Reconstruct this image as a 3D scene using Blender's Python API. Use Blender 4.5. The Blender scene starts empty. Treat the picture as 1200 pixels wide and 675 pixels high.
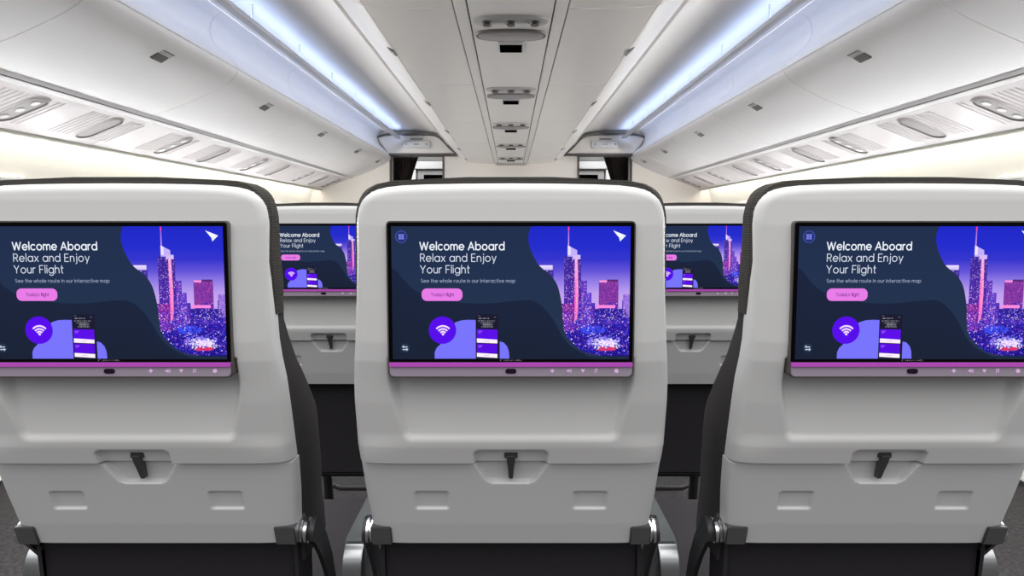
import bpy, bmesh, math, random
import numpy as np
from mathutils import Vector, Matrix

random.seed(7)
CZ = 1.12                     # eye height
col = bpy.context.scene.collection

# ------------------------------------------------------------------ materials
def lin(c):
    return tuple(((v/255)/12.92 if v/255 <= .04045 else ((v/255+.055)/1.055)**2.4) for v in c)

def mat(name, rgb, rough=.5, metal=0., spec=.5, noise=0., nscale=300., bump=0., emit=None, estr=1., coat=0.):
    m = bpy.data.materials.new(name); m.use_nodes = True
    nt = m.node_tree; b = nt.nodes['Principled BSDF']
    c = lin(rgb)
    b.inputs['Base Color'].default_value = (*c, 1)
    b.inputs['Roughness'].default_value = rough
    b.inputs['Metallic'].default_value = metal
    b.inputs['Specular IOR Level'].default_value = spec
    b.inputs['Coat Weight'].default_value = coat
    tc = nt.nodes.new('ShaderNodeTexCoord')
    nz = nt.nodes.new('ShaderNodeTexNoise'); nz.inputs['Scale'].default_value = nscale
    nz.inputs['Detail'].default_value = 3
    nt.links.new(tc.outputs['Object'], nz.inputs['Vector'])
    if noise:
        mx = nt.nodes.new('ShaderNodeMix'); mx.data_type = 'RGBA'
        mx.inputs['A'].default_value = (*[v*(1-noise) for v in c], 1)
        mx.inputs['B'].default_value = (*[min(1, v*(1+noise)) for v in c], 1)
        nt.links.new(nz.outputs['Fac'], mx.inputs['Factor'])
        nt.links.new(mx.outputs['Result'], b.inputs['Base Color'])
    if bump:
        bp = nt.nodes.new('ShaderNodeBump'); bp.inputs['Strength'].default_value = bump
        bp.inputs['Distance'].default_value = .001
        nt.links.new(nz.outputs['Fac'], bp.inputs['Height'])
        nt.links.new(bp.outputs['Normal'], b.inputs['Normal'])
    if emit:
        b.inputs['Emission Color'].default_value = (*lin(emit), 1)
        b.inputs['Emission Strength'].default_value = estr
    return m

def fabric(name, rgb, scale=260):
    """woven fabric: crossed fine lines as bump, slight tone change in the yarn"""
    m = mat(name, rgb, .9, spec=.15, noise=.25, nscale=500)
    nt = m.node_tree; b = nt.nodes['Principled BSDF']
    tc = nt.nodes.new('ShaderNodeTexCoord')
    w1 = nt.nodes.new('ShaderNodeTexWave'); w1.wave_type = 'BANDS'; w1.bands_direction = 'Z'
    w1.inputs['Scale'].default_value = scale/6.28
    w2 = nt.nodes.new('ShaderNodeTexWave'); w2.wave_type = 'BANDS'; w2.bands_direction = 'Y'
    w2.inputs['Scale'].default_value = scale/6.28
    ad = nt.nodes.new('ShaderNodeMath'); ad.operation = 'ADD'
    for w in (w1, w2): nt.links.new(tc.outputs['Object'], w.inputs['Vector'])
    nt.links.new(w1.outputs['Fac'], ad.inputs[0]); nt.links.new(w2.outputs['Fac'], ad.inputs[1])
    bp = nt.nodes.new('ShaderNodeBump'); bp.inputs['Strength'].default_value = .4
    bp.inputs['Distance'].default_value = .0015
    nt.links.new(ad.outputs[0], bp.inputs['Height']); nt.links.new(bp.outputs['Normal'], b.inputs['Normal'])
    return m

M = {}
M['shell']  = mat('seat shell light grey plastic', (208,208,208), .42, spec=.4, noise=.015, nscale=900, bump=.05)
M['tray']   = mat('tray light grey plastic', (198,198,200), .45, spec=.4, noise=.015, nscale=900, bump=.05)
M['fab']    = mat('charcoal seat fabric', (58,56,56), .9, spec=.12, noise=.12, nscale=700, bump=.4)
M['head']   = fabric('grey woven headrest cover', (66,64,61), 620)
M['dark']   = mat('dark lower seat cover', (46,44,47), .9, spec=.1, noise=.10, nscale=700, bump=.3)
M['dplast'] = mat('dark grey plastic', (78,78,80), .45, noise=.05, nscale=400)
M['brkt']   = mat('tray bracket grey metal', (92,92,94), .4, metal=.3, noise=.03)
M['chrome'] = mat('brushed chrome', (225,225,228), .16, metal=1., noise=.03, nscale=60)
M['cap']    = mat('polished aluminium armrest cap', (176,178,180), .26, metal=1., noise=.02, nscale=60)
M['arm']    = mat('armrest grey vinyl', (78,83,83), .5, noise=.04, nscale=300, bump=.1)
M['frame']  = mat('seat frame dark metal', (60,60,62), .4, metal=.6, noise=.05)
M['latch']  = mat('latch dark plastic', (62,60,62), .4, noise=.03)
M['mon']    = mat('monitor graphite rim', (110,106,104), .35, metal=.6, noise=.02)
M['glass']  = mat('monitor black glass', (8,8,10), .25, spec=.06, noise=.02)
M['bar']    = mat('monitor control bar satin', (166,154,170), .45, metal=.1, noise=.02)
M['barled'] = mat('magenta light guide', (120,60,125), .4, noise=.02, emit=(172,62,178), estr=.62)
M['icon']   = mat('backlit control icons', (200,170,205), .5, noise=.02, emit=(205,165,212), estr=.42)
M['sensor'] = mat('infrared sensor window', (30,8,40), .15, noise=.02)
M['brand']  = mat('printed maker name grey', (150,150,145), .6, noise=.02)
M['bin']    = mat('overhead bin white laminate', (234,232,232), .5, spec=.4, noise=.012, nscale=40)
M['binlow'] = mat('bin surround cream laminate', (236,233,231), .38, spec=.4, noise=.012, nscale=40)
M['ceil']   = mat('ceiling panel warm white', (242,238,234), .45, spec=.4, noise=.012, nscale=40)
M['cbin']   = mat('centre bin satin grey white', (242,238,234), .32, spec=.5, noise=.012, nscale=40)
M['psu']    = mat('ribbed service panel pearl', (200,194,194), .45, spec=.3, noise=.012, nscale=40)
M['seam']   = mat('dark rubber seam', (24,23,22), 1., spec=.0, noise=.05)
M['lt']     = mat('latch grey', (124,122,120), .35, metal=.3, noise=.03)
M['ltc']    = mat('latch recess light', (200,198,196), .4, noise=.02)
M['oval']   = mat('reading light oval grey lens', (172,168,167), .65, spec=.15, noise=.03)
M['ovrim']  = mat('oval rim dark grey', (118,112,110), .4, noise=.03)
M['noz']    = mat('nozzle dark', (80,76,72), .4, noise=.03)
M['black']  = mat('switched off black display', (4,4,4), .6, spec=.0, noise=.02)
M['sidew']  = mat('sidewall cream', (240,238,230), .5, noise=.015, nscale=30)
M['bulk']   = mat('bulkhead warm grey laminate', (240,233,224), .5, noise=.015, nscale=30)
M['trimd']  = mat('dark bulkhead edge trim', (104,98,94), .45, metal=.2, noise=.03)
M['rail']   = mat('outer rail grey', (196,196,184), .45, noise=.02)
M['white']  = mat('galley white', (245,245,245), .4, noise=.01)
M['gal']    = mat('galley grey', (175,175,175), .5, noise=.03)
M['sign']   = mat('sign plate', (226,224,222), .4, noise=.01)
M['ink']    = mat('sign icon grey', (150,146,146), .6, noise=.02)
M['cool']   = mat('cool white light diffuser', (240,244,255), .5, noise=.01, emit=(180,205,255), estr=7.)
M['warm']   = mat('warm white light diffuser', (255,250,238), .5, noise=.01, emit=(255,249,238), estr=10.)
M['pane']   = mat('daylit window pane', (235,240,245), .3, noise=.01, emit=(250,252,255), estr=28.)
M['gallite']= mat('added galley light diffuser', (255,255,255), .5, noise=.01, emit=(255,255,255), estr=9.)

def carpet():
    m = mat('dark speckled carpet', (64,62,63), .95, spec=.1, noise=.8, nscale=70, bump=.6)
    return m
M['carpet'] = carpet()

def curtain_mat():
    m = mat('dark curtain cloth', (58,52,50), .9, spec=.1, noise=.2, nscale=60)
    return m
M['curtain'] = curtain_mat()

# ------------------------------------------------------------------ helpers
def link(name, me, m=None, parent=None):
    o = bpy.data.objects.new(name, me); col.objects.link(o)
    if m is not None and me is not None and not me.materials:
        for x in (m if isinstance(m, (list, tuple)) else [m]): me.materials.append(x)
    if parent: o.parent = parent
    return o

def build(name, bm, m, parent=None, smooth=False, angle=None, recalc=True):
    if recalc: bmesh.ops.recalc_face_normals(bm, faces=bm.faces)
    me = bpy.data.meshes.new(name); bm.to_mesh(me); bm.free()
    if smooth:
        me.polygons.foreach_set('use_smooth', [True]*len(me.polygons))
        if angle: me.set_sharp_from_angle(angle=math.radians(angle))
    return link(name, me, m, parent)

def empty(name, loc, label=None, cat=None, group=None):
    o = bpy.data.objects.new(name, None); col.objects.link(o); o.location = loc
    o.empty_display_size = .05
    tag(o, label, cat, group); return o

def tag(o, label=None, cat=None, group=None, kind=None):
    if label: o['label'] = label
    if cat: o['category'] = cat
    if group: o['group'] = group
    if kind: o['kind'] = kind
    return o

def copy_tree(o, parent=None):
    c = o.copy(); col.objects.link(c); c.parent = parent
    for ch in list(kids.get(o, [])) or [x for x in bpy.data.objects if x.parent == o and x is not c]:
        copy_tree(ch, c)
    return c
kids = {}

def box(bm, x0, x1, y0, y1, z0, z1, bev=0, mi=0):
    vs = [bm.verts.new((x, y, z)) for x in (x0, x1) for y in (y0, y1) for z in (z0, z1)]
    q = [(0,1,3,2),(4,6,7,5),(0,4,5,1),(2,3,7,6),(0,2,6,4),(1,5,7,3)]
    fs = [bm.faces.new([vs[i] for i in f]) for f in q]
    for f in fs: f.material_index = mi
    if bev:
        es = list({e for f in fs for e in f.edges})
        r = bmesh.ops.bevel(bm, geom=es, offset=bev, segments=3, affect='EDGES', profile=.5)
        for f in r['faces']: f.material_index = mi
    return fs

def cyl(bm, p0, p1, r0, r1=None, n=20, cap=True, mi=0, rows=None):
    p0, p1 = Vector(p0), Vector(p1); r1 = r0 if r1 is None else r1
    ax = (p1-p0).normalized(); up = Vector((0,0,1)) if abs(ax.z) < .9 else Vector((1,0,0))
    a = ax.cross(up).normalized(); b = ax.cross(a)
    prof = rows or [(0, r0), (1, r1)]
    rings = []
    for t, r in prof:
        c = p0.lerp(p1, t)
        rings.append([bm.verts.new(c + (a*math.cos(2*math.pi*k/n)+b*math.sin(2*math.pi*k/n))*r) for k in range(n)])
    for q in range(len(rings)-1):
        for k in range(n):
            bm.faces.new((rings[q][k], rings[q][(k+1)%n], rings[q+1][(k+1)%n], rings[q+1][k])).material_index = mi
    if cap:
        bm.faces.new(rings[0][::-1]).material_index = mi; bm.faces.new(rings[-1]).material_index = mi

def tube(bm, pts, r, n=10, mi=0):
    """tube with square-ish or round section along points"""
    pts = [Vector(p) for p in pts]; rings = []
    for i, p in enumerate(pts):
        t = (pts[min(i+1, len(pts)-1)] - pts[max(i-1, 0)]).normalized()
        up = Vector((0,1,0)) if abs(t.y) < .9 else Vector((0,0,1))
        a = t.cross(up).normalized(); b = t.cross(a).normalized()
        rings.append([bm.verts.new(p+(a*math.cos(2*math.pi*k/n)+b*math.sin(2*math.pi*k/n))*r) for k in range(n)])
    for q in range(len(rings)-1):
        for k in range(n):
            bm.faces.new((rings[q][k], rings[q][(k+1)%n], rings[q+1][(k+1)%n], rings[q+1][k])).material_index = mi
    bm.faces.new(rings[0][::-1]); bm.faces.new(rings[-1])

def prism(bm, poly, y0, y1, mi=0, axis='Y'):
    """closed prism of a 2-D outline; axis Y: outline in (x,z); axis X: outline in (y,z)"""
    def P(a, b, t): return (a, t, b) if axis == 'Y' else (t, a, b)
    A = [bm.verts.new(P(a, b, y0)) for a, b in poly]; B = [bm.verts.new(P(a, b, y1)) for a, b in poly]
    n = len(poly)
    for k in range(n): bm.faces.new((A[k], A[(k+1)%n], B[(k+1)%n], B[k])).material_index = mi
    f1 = bm.faces.new(A[::-1]); f2 = bm.faces.new(B); f1.material_index = mi; f2.material_index = mi
    return f1, f2

def rrect(x0, x1, y0, y1, r, n=6):
    if not isinstance(r, (list, tuple)): r = [r]*4
    out = []
    for (cx, cy, a0, rr) in ((x1-r[0], y1-r[0], 0, r[0]), (x0+r[1], y1-r[1], 90, r[1]),
                             (x0+r[2], y0+r[2], 180, r[2]), (x1-r[3], y0+r[3], 270, r[3])):
        for k in range(n+1):
            a = math.radians(a0+90*k/n); out.append((cx+rr*math.cos(a), cy+rr*math.sin(a)))
    return out

def smooth_path(pts, n=6):
    """Catmull-Rom through the points"""
    P = [Vector(p) for p in pts]; out = []
    for i in range(len(P)-1):
        p0 = P[max(i-1,0)]; p1 = P[i]; p2 = P[i+1]; p3 = P[min(i+2,len(P)-1)]
        for k in range(n):
            t = k/n
            out.append(.5*((2*p1)+(-p0+p2)*t+(2*p0-5*p1+4*p2-p3)*t*t+(-p0+3*p1-3*p2+p3)*t**3))
    out.append(P[-1]); return out

def sheet(bm, path, y0, y1, th, sx=1, mi=0, ny=1):
    """(X,h) section path swept along Y with thickness th, thickened away from the eye"""
    P = [Vector((p[0], p[1])) for p in path]; Q = []
    for i, p in enumerate(P):
        t = (P[min(i+1,len(P)-1)]-P[max(i-1,0)]).normalized()
        nrm = Vector((-t.y, t.x))
        if nrm.dot(p) < 0: nrm = -nrm
        Q.append(p+nrm*th)
    ring = P + Q[::-1]
    rows = []
    for j in range(ny+1):
        y = y0+(y1-y0)*j/ny
        rows.append([bm.verts.new((sx*p.x, y, CZ+p.y)) for p in ring])
    n = len(ring)
    for j in range(ny):
        for k in range(n):
            bm.faces.new((rows[j][k], rows[j][(k+1)%n], rows[j+1][(k+1)%n], rows[j+1][k])).material_index = mi
    m = len(P)
    for row in (rows[0], rows[-1]):
        for k in range(m-1):
            bm.faces.new((row[k], row[k+1], row[n-2-k], row[n-1-k])).material_index = mi

# ------------------------------------------------------------------ monoline lettering
def arc(cx, cy, r, a0, a1, n=10, ry=None):
    ry = r if ry is None else ry
    return [(cx+r*math.cos(math.radians(a0+(a1-a0)*k/n)), cy+ry*math.sin(math.radians(a0+(a1-a0)*k/n))) for k in range(n+1)]
R_ = .35
G = {
 'o': ([arc(.35,.35,R_,0,360,18)], .7), 'a': ([arc(.35,.35,R_,0,360,18), [(.7,0),(.7,.7)]], .7),
 'b': ([arc(.35,.35,R_,0,360,18), [(0,0),(0,1.05)]], .7), 'd': ([arc(.35,.35,R_,0,360,18), [(.7,0),(.7,1.05)]], .7),
 'p': ([arc(.35,.35,R_,0,360,18), [(0,-.3),(0,.7)]], .7),
 'g': ([arc(.35,.35,R_,0,360,18), [(.7,.7),(.7,.05)]+arc(.37,.02,.33,0,-150,10,.32)], .7),
 'e': ([[(0,.35),(.7,.35)]+arc(.35,.35,R_,0,318,16)], .7), 'c': ([arc(.35,.35,R_,48,312,14)], .62),
 'l': ([[(0,0),(0,1.05)]], 0), 'i': ([[(0,0),(0,.7)], [(0,.9),(0,1.02)]], 0),
 'j': ([[(.12,.7),(.12,-.1)]+arc(-.06,-.12,.18,0,-80,6), [(.12,.9),(.12,1.02)]], .12),
 'm': ([[(0,0),(0,.7)], arc(.24,.44,.24,180,0,8,.26)+[(.48,0)], arc(.72,.44,.24,180,0,8,.26)+[(.96,0)]], .96),
 'n': ([[(0,0),(0,.7)], arc(.27,.42,.27,180,0,8,.28)+[(.54,0)]], .54),
 'h': ([[(0,0),(0,1.05)], arc(.27,.42,.27,180,0,8,.28)+[(.54,0)]], .54),
 'u': ([[(0,.7)]+arc(.27,.28,.27,180,360,8,.28)+[(.54,.7)], [(.54,0),(.54,.7)]], .54),
 'r': ([[(0,0),(0,.7)], arc(.26,.40,.26,180,75,6,.30)], .3), 't': ([[(.14,1.0),(.14,.14)]+arc(.28,.14,.14,180,270,5), [(0,.68),(.34,.68)]], .34),
 'x': ([[(0,0),(.52,.7)], [(0,.7),(.52,0)]], .52), 'y': ([[(0,.7),(.29,.0)], [(.58,.7),(.18,-.28)]], .58),
 'w': ([[(0,.7),(.22,0),(.44,.66),(.66,0),(.88,.7)]], .88), 'v': ([[(0,.7),(.27,0),(.54,.7)]], .54),
 's': ([arc(.2,.52,.17,40,270,8)+arc(.2,.18,.17,90,-140,8)], .4), 'f': ([[(.12,0),(.12,.85)]+arc(.27,.87,.15,180,90,5), [(0,.66),(.3,.66)]], .3),
 'k': ([[(0,0),(0,1.05)], [(.45,.7),(0,.3)], [(.15,.42),(.48,0)]], .48),
 "'": ([[(0,1.0),(0,.8)]], 0),
 'W': ([[(0,1),(.3,0),(.6,.96),(.9,0),(1.2,1)]], 1.2), 'A': ([[(0,0),(.42,1),(.84,0)], [(.15,.32),(.69,.32)]], .84),
 'R': ([[(0,0),(0,1),(.3,1)]+arc(.32,.74,.26,90,-90,8)+[(0,.48)], [(.3,.48),(.58,0)]], .58),
 'E': ([[(.54,1),(0,1),(0,0),(.54,0)], [(0,.52),(.48,.52)]], .54), 'Y': ([[(0,1),(.37,.45),(.74,1)], [(.37,.45),(.37,0)]], .74),
 'F': ([[(.52,1),(0,1),(0,0)], [(0,.5),(.46,.5)]], .52), 'S': ([arc(.28,.75,.25,40,270,8)+arc(.28,.25,.25,90,-140,8)], .56),
 'T': ([[(0,1),(.7,1)], [(.35,1),(.35,0)]], .7), 'P': ([[(0,0),(0,1),(.3,1)]+arc(.32,.74,.26,90,-90,8)+[(0,.48)]], .58),
}
def text_strokes(s, gap=.2, space=.38):
    x = 0; out = []
    for ch in s:
        if ch == ' ': x += space; continue
        st, adv = G[ch]
        for line in st: out.append([(x+a, b) for a, b in line])
        x += adv+gap
    return out, x-gap
def stroke_quads(line, w):
    qs = []
    for (ax, ay), (bx, by) in zip(line[:-1], line[1:]):
        dx, dy = bx-ax, by-ay; L = math.hypot(dx, dy) or 1e-9
        ux, uy = dx/L*w*.3, dy/L*w*.3; nx, ny = -dy/L*w/2, dx/L*w/2
        qs.append([(ax-ux+nx, ay-uy+ny), (ax-ux-nx, ay-uy-ny), (bx+ux-nx, by+uy-ny), (bx+ux+nx, by+uy+ny)])
    return qs

# ------------------------------------------------------------------ the picture shown on the seat monitors
def display_polys():
    """polygons (pts in picture units of a 1200-wide view of the monitor, colours per corner, layer)"""
    out = []; rnd = random.Random(11)
    def add(pts, c, z, c2=None):
        out.append((pts, c if isinstance(c, list) else [c]*len(pts), z))
    def rect(x0, x1, y0, y1, c, z, cb=None):
        cb = cb or c
        out.append(([(x0,y0),(x1,y0),(x1,y1),(x0,y1)], [c,c,cb,cb], z))
    L, Rr, T, B = 459, 739, 266, 421.5
    # night city photograph on the right
    bands = [(266,(28,38,200)),(290,(34,42,205)),(305,(52,52,206)),(318,(98,82,216)),(330,(146,124,230)),(344,(190,160,240)),(358,(206,168,242)),(372,(120,70,210)),(380,(44,24,160)),(422,(24,14,120))]
    for (ya,ca),(yb,cb) in zip(bands[:-1], bands[1:]): rect(615, Rr, ya, yb, ca, 1, cb)
    def tower(x0, x1, y0, y1, base, lights, n, z=2, cb=None):
        rect(x0, x1, y0, y1, base, z, cb)
        for _ in range(n):
            x = rnd.uniform(x0, x1-.9); y = rnd.uniform(y0, y1-1)
            rect(x, x+rnd.uniform(.5,1.2), y, y+rnd.uniform(.5,1.0), rnd.choice(lights), z+1)
    lil = [(190,160,255),(150,120,240),(230,200,255),(120,90,230)]
    pnk = [(255,130,220),(240,90,200),(255,180,230),(200,70,200)]
    for k in range(9):
        x = 618+k*14+rnd.uniform(-3,3); tower(x, x+rnd.uniform(6,12), 352+rnd.uniform(0,10), 380, (72,42,176), lil+pnk, 30)
    tower(634, 649, 316, 372, (66,48,150), lil, 60); rect(632.5, 648, 311, 316.5, (240,225,255), 4, (200,190,250))
    tower(661.5, 681.5, 301, 385, (58,38,150), lil, 260, cb=(90,40,170))
    add([(665.5,288),(676.5,293.5),(677,301),(665.5,301)], (196,176,250), 4)
    add([(665.5,288),(669,289.5),(669,299),(665.5,299)], (238,225,255), 5)
    rect(671.5, 680.5, 299, 304, (214,190,250), 4)
    rect(665.9, 667.1, 268, 289, (150,90,230), 4, (225,170,245)); rect(665.7, 667.3, 266.5, 271, (255,60,150), 5)
    add([(674,303),(677.2,303),(678.6,345),(677.5,375),(672.5,375),(674,345)], [(250,190,230),(250,190,230),(255,100,200),(255,140,205),(255,120,200),(250,90,200)], 4)
    for _ in range(60):
        y = rnd.uniform(303,380); x = 673+rnd.uniform(0,5); rect(x, x+1, y, y+.9, rnd.choice(pnk+[(255,235,200)]), 5)
    tower(681.5, 688.5, 329, 385, (84,56,190), lil+pnk, 90); tower(660, 674, 356, 388, (120,40,160), pnk, 110, 5)
    tower(686, 694, 343, 385, (100,60,200), lil, 60)
    tower(702.5, 725.5, 330, 362, (128,52,160), [(90,36,140),(200,90,190),(110,40,150),(170,80,190)], 210)
    rect(703, 712, 328.6, 331, (255,150,220), 6); rect(712, 725, 327.6, 330, (90,40,120), 6)
    tower(698, 735, 362, 376, (44,30,150), lil, 90, 6); rect(700, 722, 357.5, 361, (255,140,225), 7)
    tower(731, 739, 345, 372, (150,110,215), lil, 50, 6)
    tower(655, 672, 366, 384, (110,30,160), pnk+lil, 100, 6)
    for _ in range(2300):
        y = 366+rnd.random()**.8*50; x = rnd.uniform(655, 738); s = rnd.uniform(.35, 1.15)
        c = rnd.choice([(40,50,220),(50,60,228),(86,74,235),(44,30,190),(150,120,245),(36,26,170),(90,60,220),(30,20,140),(24,16,130),(36,40,200),(20,14,110),(30,24,160),(150,80,215)])
        rect(x, x+s*1.3, y, y+s, c, 8)
    for (cx, cy, rx, ry, c) in ((708,400,20,8,(130,120,250)),(709,400.5,14,5,(190,185,255)),(711,402,9,3,(255,225,255)),(695,386,14,5,(60,80,245))):
        for _ in range(130):
            a = rnd.uniform(0,6.28); q = rnd.random()**.5; s = rnd.uniform(.8,1.9)
            x = cx+rx*q*math.cos(a); y = cy+ry*q*math.sin(a)
            rect(x, x+s*1.3, y, y+s*.8, c, 9)
    for _ in range(110):
        x = rnd.uniform(702,722); y = rnd.uniform(406.5,410.5); rect(x, x+1.8, y, y+1, rnd.choice([(225,50,100),(240,80,120),(190,40,110)]), 10)
    for _ in range(40):
        x = rnd.uniform(694,726); y = rnd.uniform(397,408); rect(x, x+1.7, y, y+1.3, (255,245,255), 11)
    for _ in range(90):
        x = rnd.uniform(655,738); y = rnd.uniform(368,412); s = rnd.uniform(.7,1.3); rect(x, x+s, y, y+s, rnd.choice([(225,205,255),(250,220,255),(255,160,220)]), 10)
    # slate blue page with its wavy edge beside the city
    edge = smooth_path([(622.5,266),(619.8,275),(620,285),(624,297),(632,311),(645,322),(653,333),(657,346),(659.6,361),(660.2,374),(662,387),(667,397),(676,406),(688,413.5),(706,417),(722,418),(739,417.6)], 5)
    E = [(p.x, p.y) for p in edge]
    def strips(xl, pts, c1, c2, z, cmap):
        for (a, b) in zip(pts[:-1], pts[1:]):
            if abs(b[1]-a[1]) < 1e-6: continue
            add([(xl, a[1]), a, b, (xl, b[1])], [cmap(a[1]), cmap(a[1]), cmap(b[1]), cmap(b[1])], z)
    navy = lambda y: (33,48,80) if y < 266 else tuple(int(p+(q-p)*(y-266)/155) for p, q in zip((31,46,77), (34,52,78)))
    k18 = [p for p in E if p[0] < 721]
    strips(L, k18, 0, 0, 14, navy)
    add([(L,417.9),(739,417.7),(739,B),(L,B)], (28,42,62), 14)
    # darker wave
    wave = smooth_path([(459,314),(466,319),(473,328),(483,338),(500,347),(522,352),(545,355),(570,355.5),(590,354),(610,352),(625,352.5),(638,361),(650,376),(660,394),(672,407),(688,416),(700,421.5)], 4)
    Wv = [(p.x, p.y) for p in wave]
    for a, b in zip(Wv[:-1], Wv[1:]):
        add([a, b, (b[0], B), (a[0], B)], [(24,35,60),(24,35,60),(23,32,52),(23,32,52)], 15)
    # headline
    def words(s, x, ybase, cap, width, wt, c, z=20, **k):
        st, adv = text_strokes(s, **k); sx = width/adv
        for ln in st:
            for q in stroke_quads([(a*sx/cap, b) for a, b in ln], wt/cap):
                add([(x+a*cap, ybase-b*cap) for a, b in q], c, z)
    words('Welcome Aboard', 492.5, 293.2, 8.9, 98.5, 1.3, (240,246,255), gap=.27)
    words('Relax and Enjoy', 493, 306.6, 8.7, 88.6, .85, (222,230,246), gap=.27, space=.42)
    words('Your Flight', 492.8, 320.1, 8.8, 57.6, .85, (222,230,246), gap=.27, space=.42)
    words('See the whole route in our interactive map', 493.5, 331.0, 3.9, 110.5, .55, (148,160,186), gap=.27)
    def blob(pts, c, z): add(pts, c, z)
    blob(rrect(494, 542, 338, 352.6, 6), (232,124,232), 20)
    words("Today's flight", 505, 347, 3.6, 27, .55, (128,50,140), 21)
    # round icon, top left
    for r_, c, z in ((7.2,(62,80,170),20),(6.2,(36,48,104),21)): blob([(470.8+r_*math.cos(a*.2618), 278+r_*math.sin(a*.2618)) for a in range(24)], c, z)
    for i in range(3):
        for j in range(2): rect(467.6+j*3.4, 470.6+j*3.4, 275+i*2.1, 276.8+i*2.1, (120,124,232), 22)
    # violet cloud, wireless badge and the telephone
    left = [(508.7,420.6),(508.8,413),(511,408),(516,403.2),(524,401),(528,392),(530,381),(534,377.5),(541,375.3),(549,374.8),(557.4,375),(557.4,420.6)]
    blob([(a,b) for a,b in left], (120,116,252), 20)
    blob([(585.8,400.2),(590.5,401.6),(594.5,406),(596.6,412),(597.2,420.6),(585.8,420.6)], (120,116,252), 20)
    blob([(518.2+16.2*math.cos(a*.1745), 387+16.2*math.sin(a*.1745)) for a in range(36)], (86,6,236), 24)
    for r_, wt in ((10.3,1.9),(6.8,1.8),(3.7,1.8)):
        ln = arc(518.7, -392.3, r_, 45, 135, 12)
        for q in stroke_quads(ln, wt): add([(a,-b) for a,b in q], (255,222,250), 25)
    blob([(518.7+1.5*math.cos(a*.5236), 391.6+1.5*math.sin(a*.5236)) for a in range(12)], (255,222,250), 25)
    blob([(557.6,368),(584.4,368.6),(585,421),(557.6,420.6)], (24,24,46), 22)
    for k,(xa,xb,y) in enumerate([(560,563,369.5),(579,581.5,371),(560.5,580,375.5),(562,579,378),(566,577,380.2),(564,578,382.4),(561,573,372.5)]):
        x = xa
        while x < xb:
            w = rnd.uniform(.7,1.8); rect(x, min(x+w, xb), y, y+1.1, rnd.choice([(120,120,132),(160,160,170),(86,86,100)]), 23); x += w+.5
    add([(558.8,385.8),(583.2,386.4),(583.2,398.2),(558.8,396.4)], (92,8,234), 23)
    add([(558.8,396.6),(583,398.2),(583,402.6),(558.8,401.6)], (255,240,255), 24)
    add([(558.8,402.6),(583,403.6),(583,414.6),(558.8,413.6)], (88,6,226), 23)
    add([(558.8,413.8),(583,415.2),(583,419.8),(558.8,418.4)], (255,244,255), 24)
    for (x,y) in ((560.3,387.8),(560.3,404.8)): rect(x, x+5, y, y+.9, (160,90,250), 24); rect(x, x+3.4, y+1.8, y+2.6, (160,90,250), 24)
    rect(567, 574, 399.6, 400.2, (210,170,220), 25); rect(567, 574, 416.5, 417.1, (210,170,220), 25)
    # white dart, top right
    blob([(718.6,270.7),(733.6,276.6),(725.4,278.9)], (248,250,255), 20); blob([(733.6,276.6),(726.6,283.4),(725.4,278.9)], (236,240,255), 20)
    # swap arrows, bottom left
    blob([(473.8+5.6*math.cos(a*.2618), 408+5.6*math.sin(a*.2618)) for a in range(24)], (34,48,74), 20)
    rect(471.5,476.6,406.2,407.4,(200,212,228),21); rect(470.8,476,409.2,410.4,(200,212,228),21)
    blob([(472.2,404.6),(472.2,408.2),(470,406.6)],(200,212,228),21); blob([(475.4,408),(475.4,411.6),(477.6,409.8)],(200,212,228),21)
    # clip to the frame
    res = []
    for pts, cs, z in out:
        pts = [(min(max(x, L), Rr), min(max(y, T), B)) for x, y in pts]
        res.append((pts, cs, z))
    return res

def display_mat():
    m = bpy.data.materials.new('seat monitor picture'); m.use_nodes = True
    nt = m.node_tree; b = nt.nodes['Principled BSDF']
    at = nt.nodes.new('ShaderNodeVertexColor'); at.layer_name = 'picture'
    b.inputs['Base Color'].default_value = (.004,.004,.005,1); b.inputs['Roughness'].default_value = .3
    b.inputs['Specular IOR Level'].default_value = .02
    nt.links.new(at.outputs['Color'], b.inputs['Emission Color']); b.inputs['Emission Strength'].default_value = 1.0
    m.cycles.emission_sampling = 'NONE'
    return m
M['display'] = display_mat()

# ------------------------------------------------------------------ seats
Y0 = 1.0    # a seat's own origin lies on the floor 1 m ahead of the eye for the near row
def ip(z, tab):
    zs = [t[0] for t in tab]; return np.interp(z, zs, [t[1] for t in tab])
SH = [(.80,.7545),(.84,.738),(.87,.729),(.90,.720),(.927,.713),(.955,.705),(.979,.701),(1.03,.697),(1.083,.694),(1.12,.693),(1.15,.694),(1.175,.697)]
WS = [(.68,.1865),(.715,.1885),(.76,.193),(.806,.1957),(.84,.1972),(.90,.1968),(.927,.1958),(.979,.191),(1.03,.1885),(1.083,.187),(1.12,.187),(1.18,.1875)]
TR = [(.68,.801),(.72,.786),(.76,.773),(.813,.7555)]
ZTOP = 1.1705
CORN = [(0,0),(.3,.0004),(.532,.0012),(.70,.0024),(.80,.0045),(.86,.0070),(.90,.0100),(.935,.0145),(.96,.0195),(.978,.0260),(.990,.0330),(.996,.0390),(1,.0450)]

def smoothstep(a, b, x):
    t = np.clip((x-a)/(b-a), 0, 1); return t*t*(3-2*t)

def rr_sdf(x, z, cx, cz, hx, hz, r):
    qx = np.abs(x-cx)-(hx-r); qz = np.abs(z-cz)-(hz-r)
    return np.hypot(np.maximum(qx,0), np.maximum(qz,0)) + np.minimum(np.maximum(qx,qz),0) - r

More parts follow.
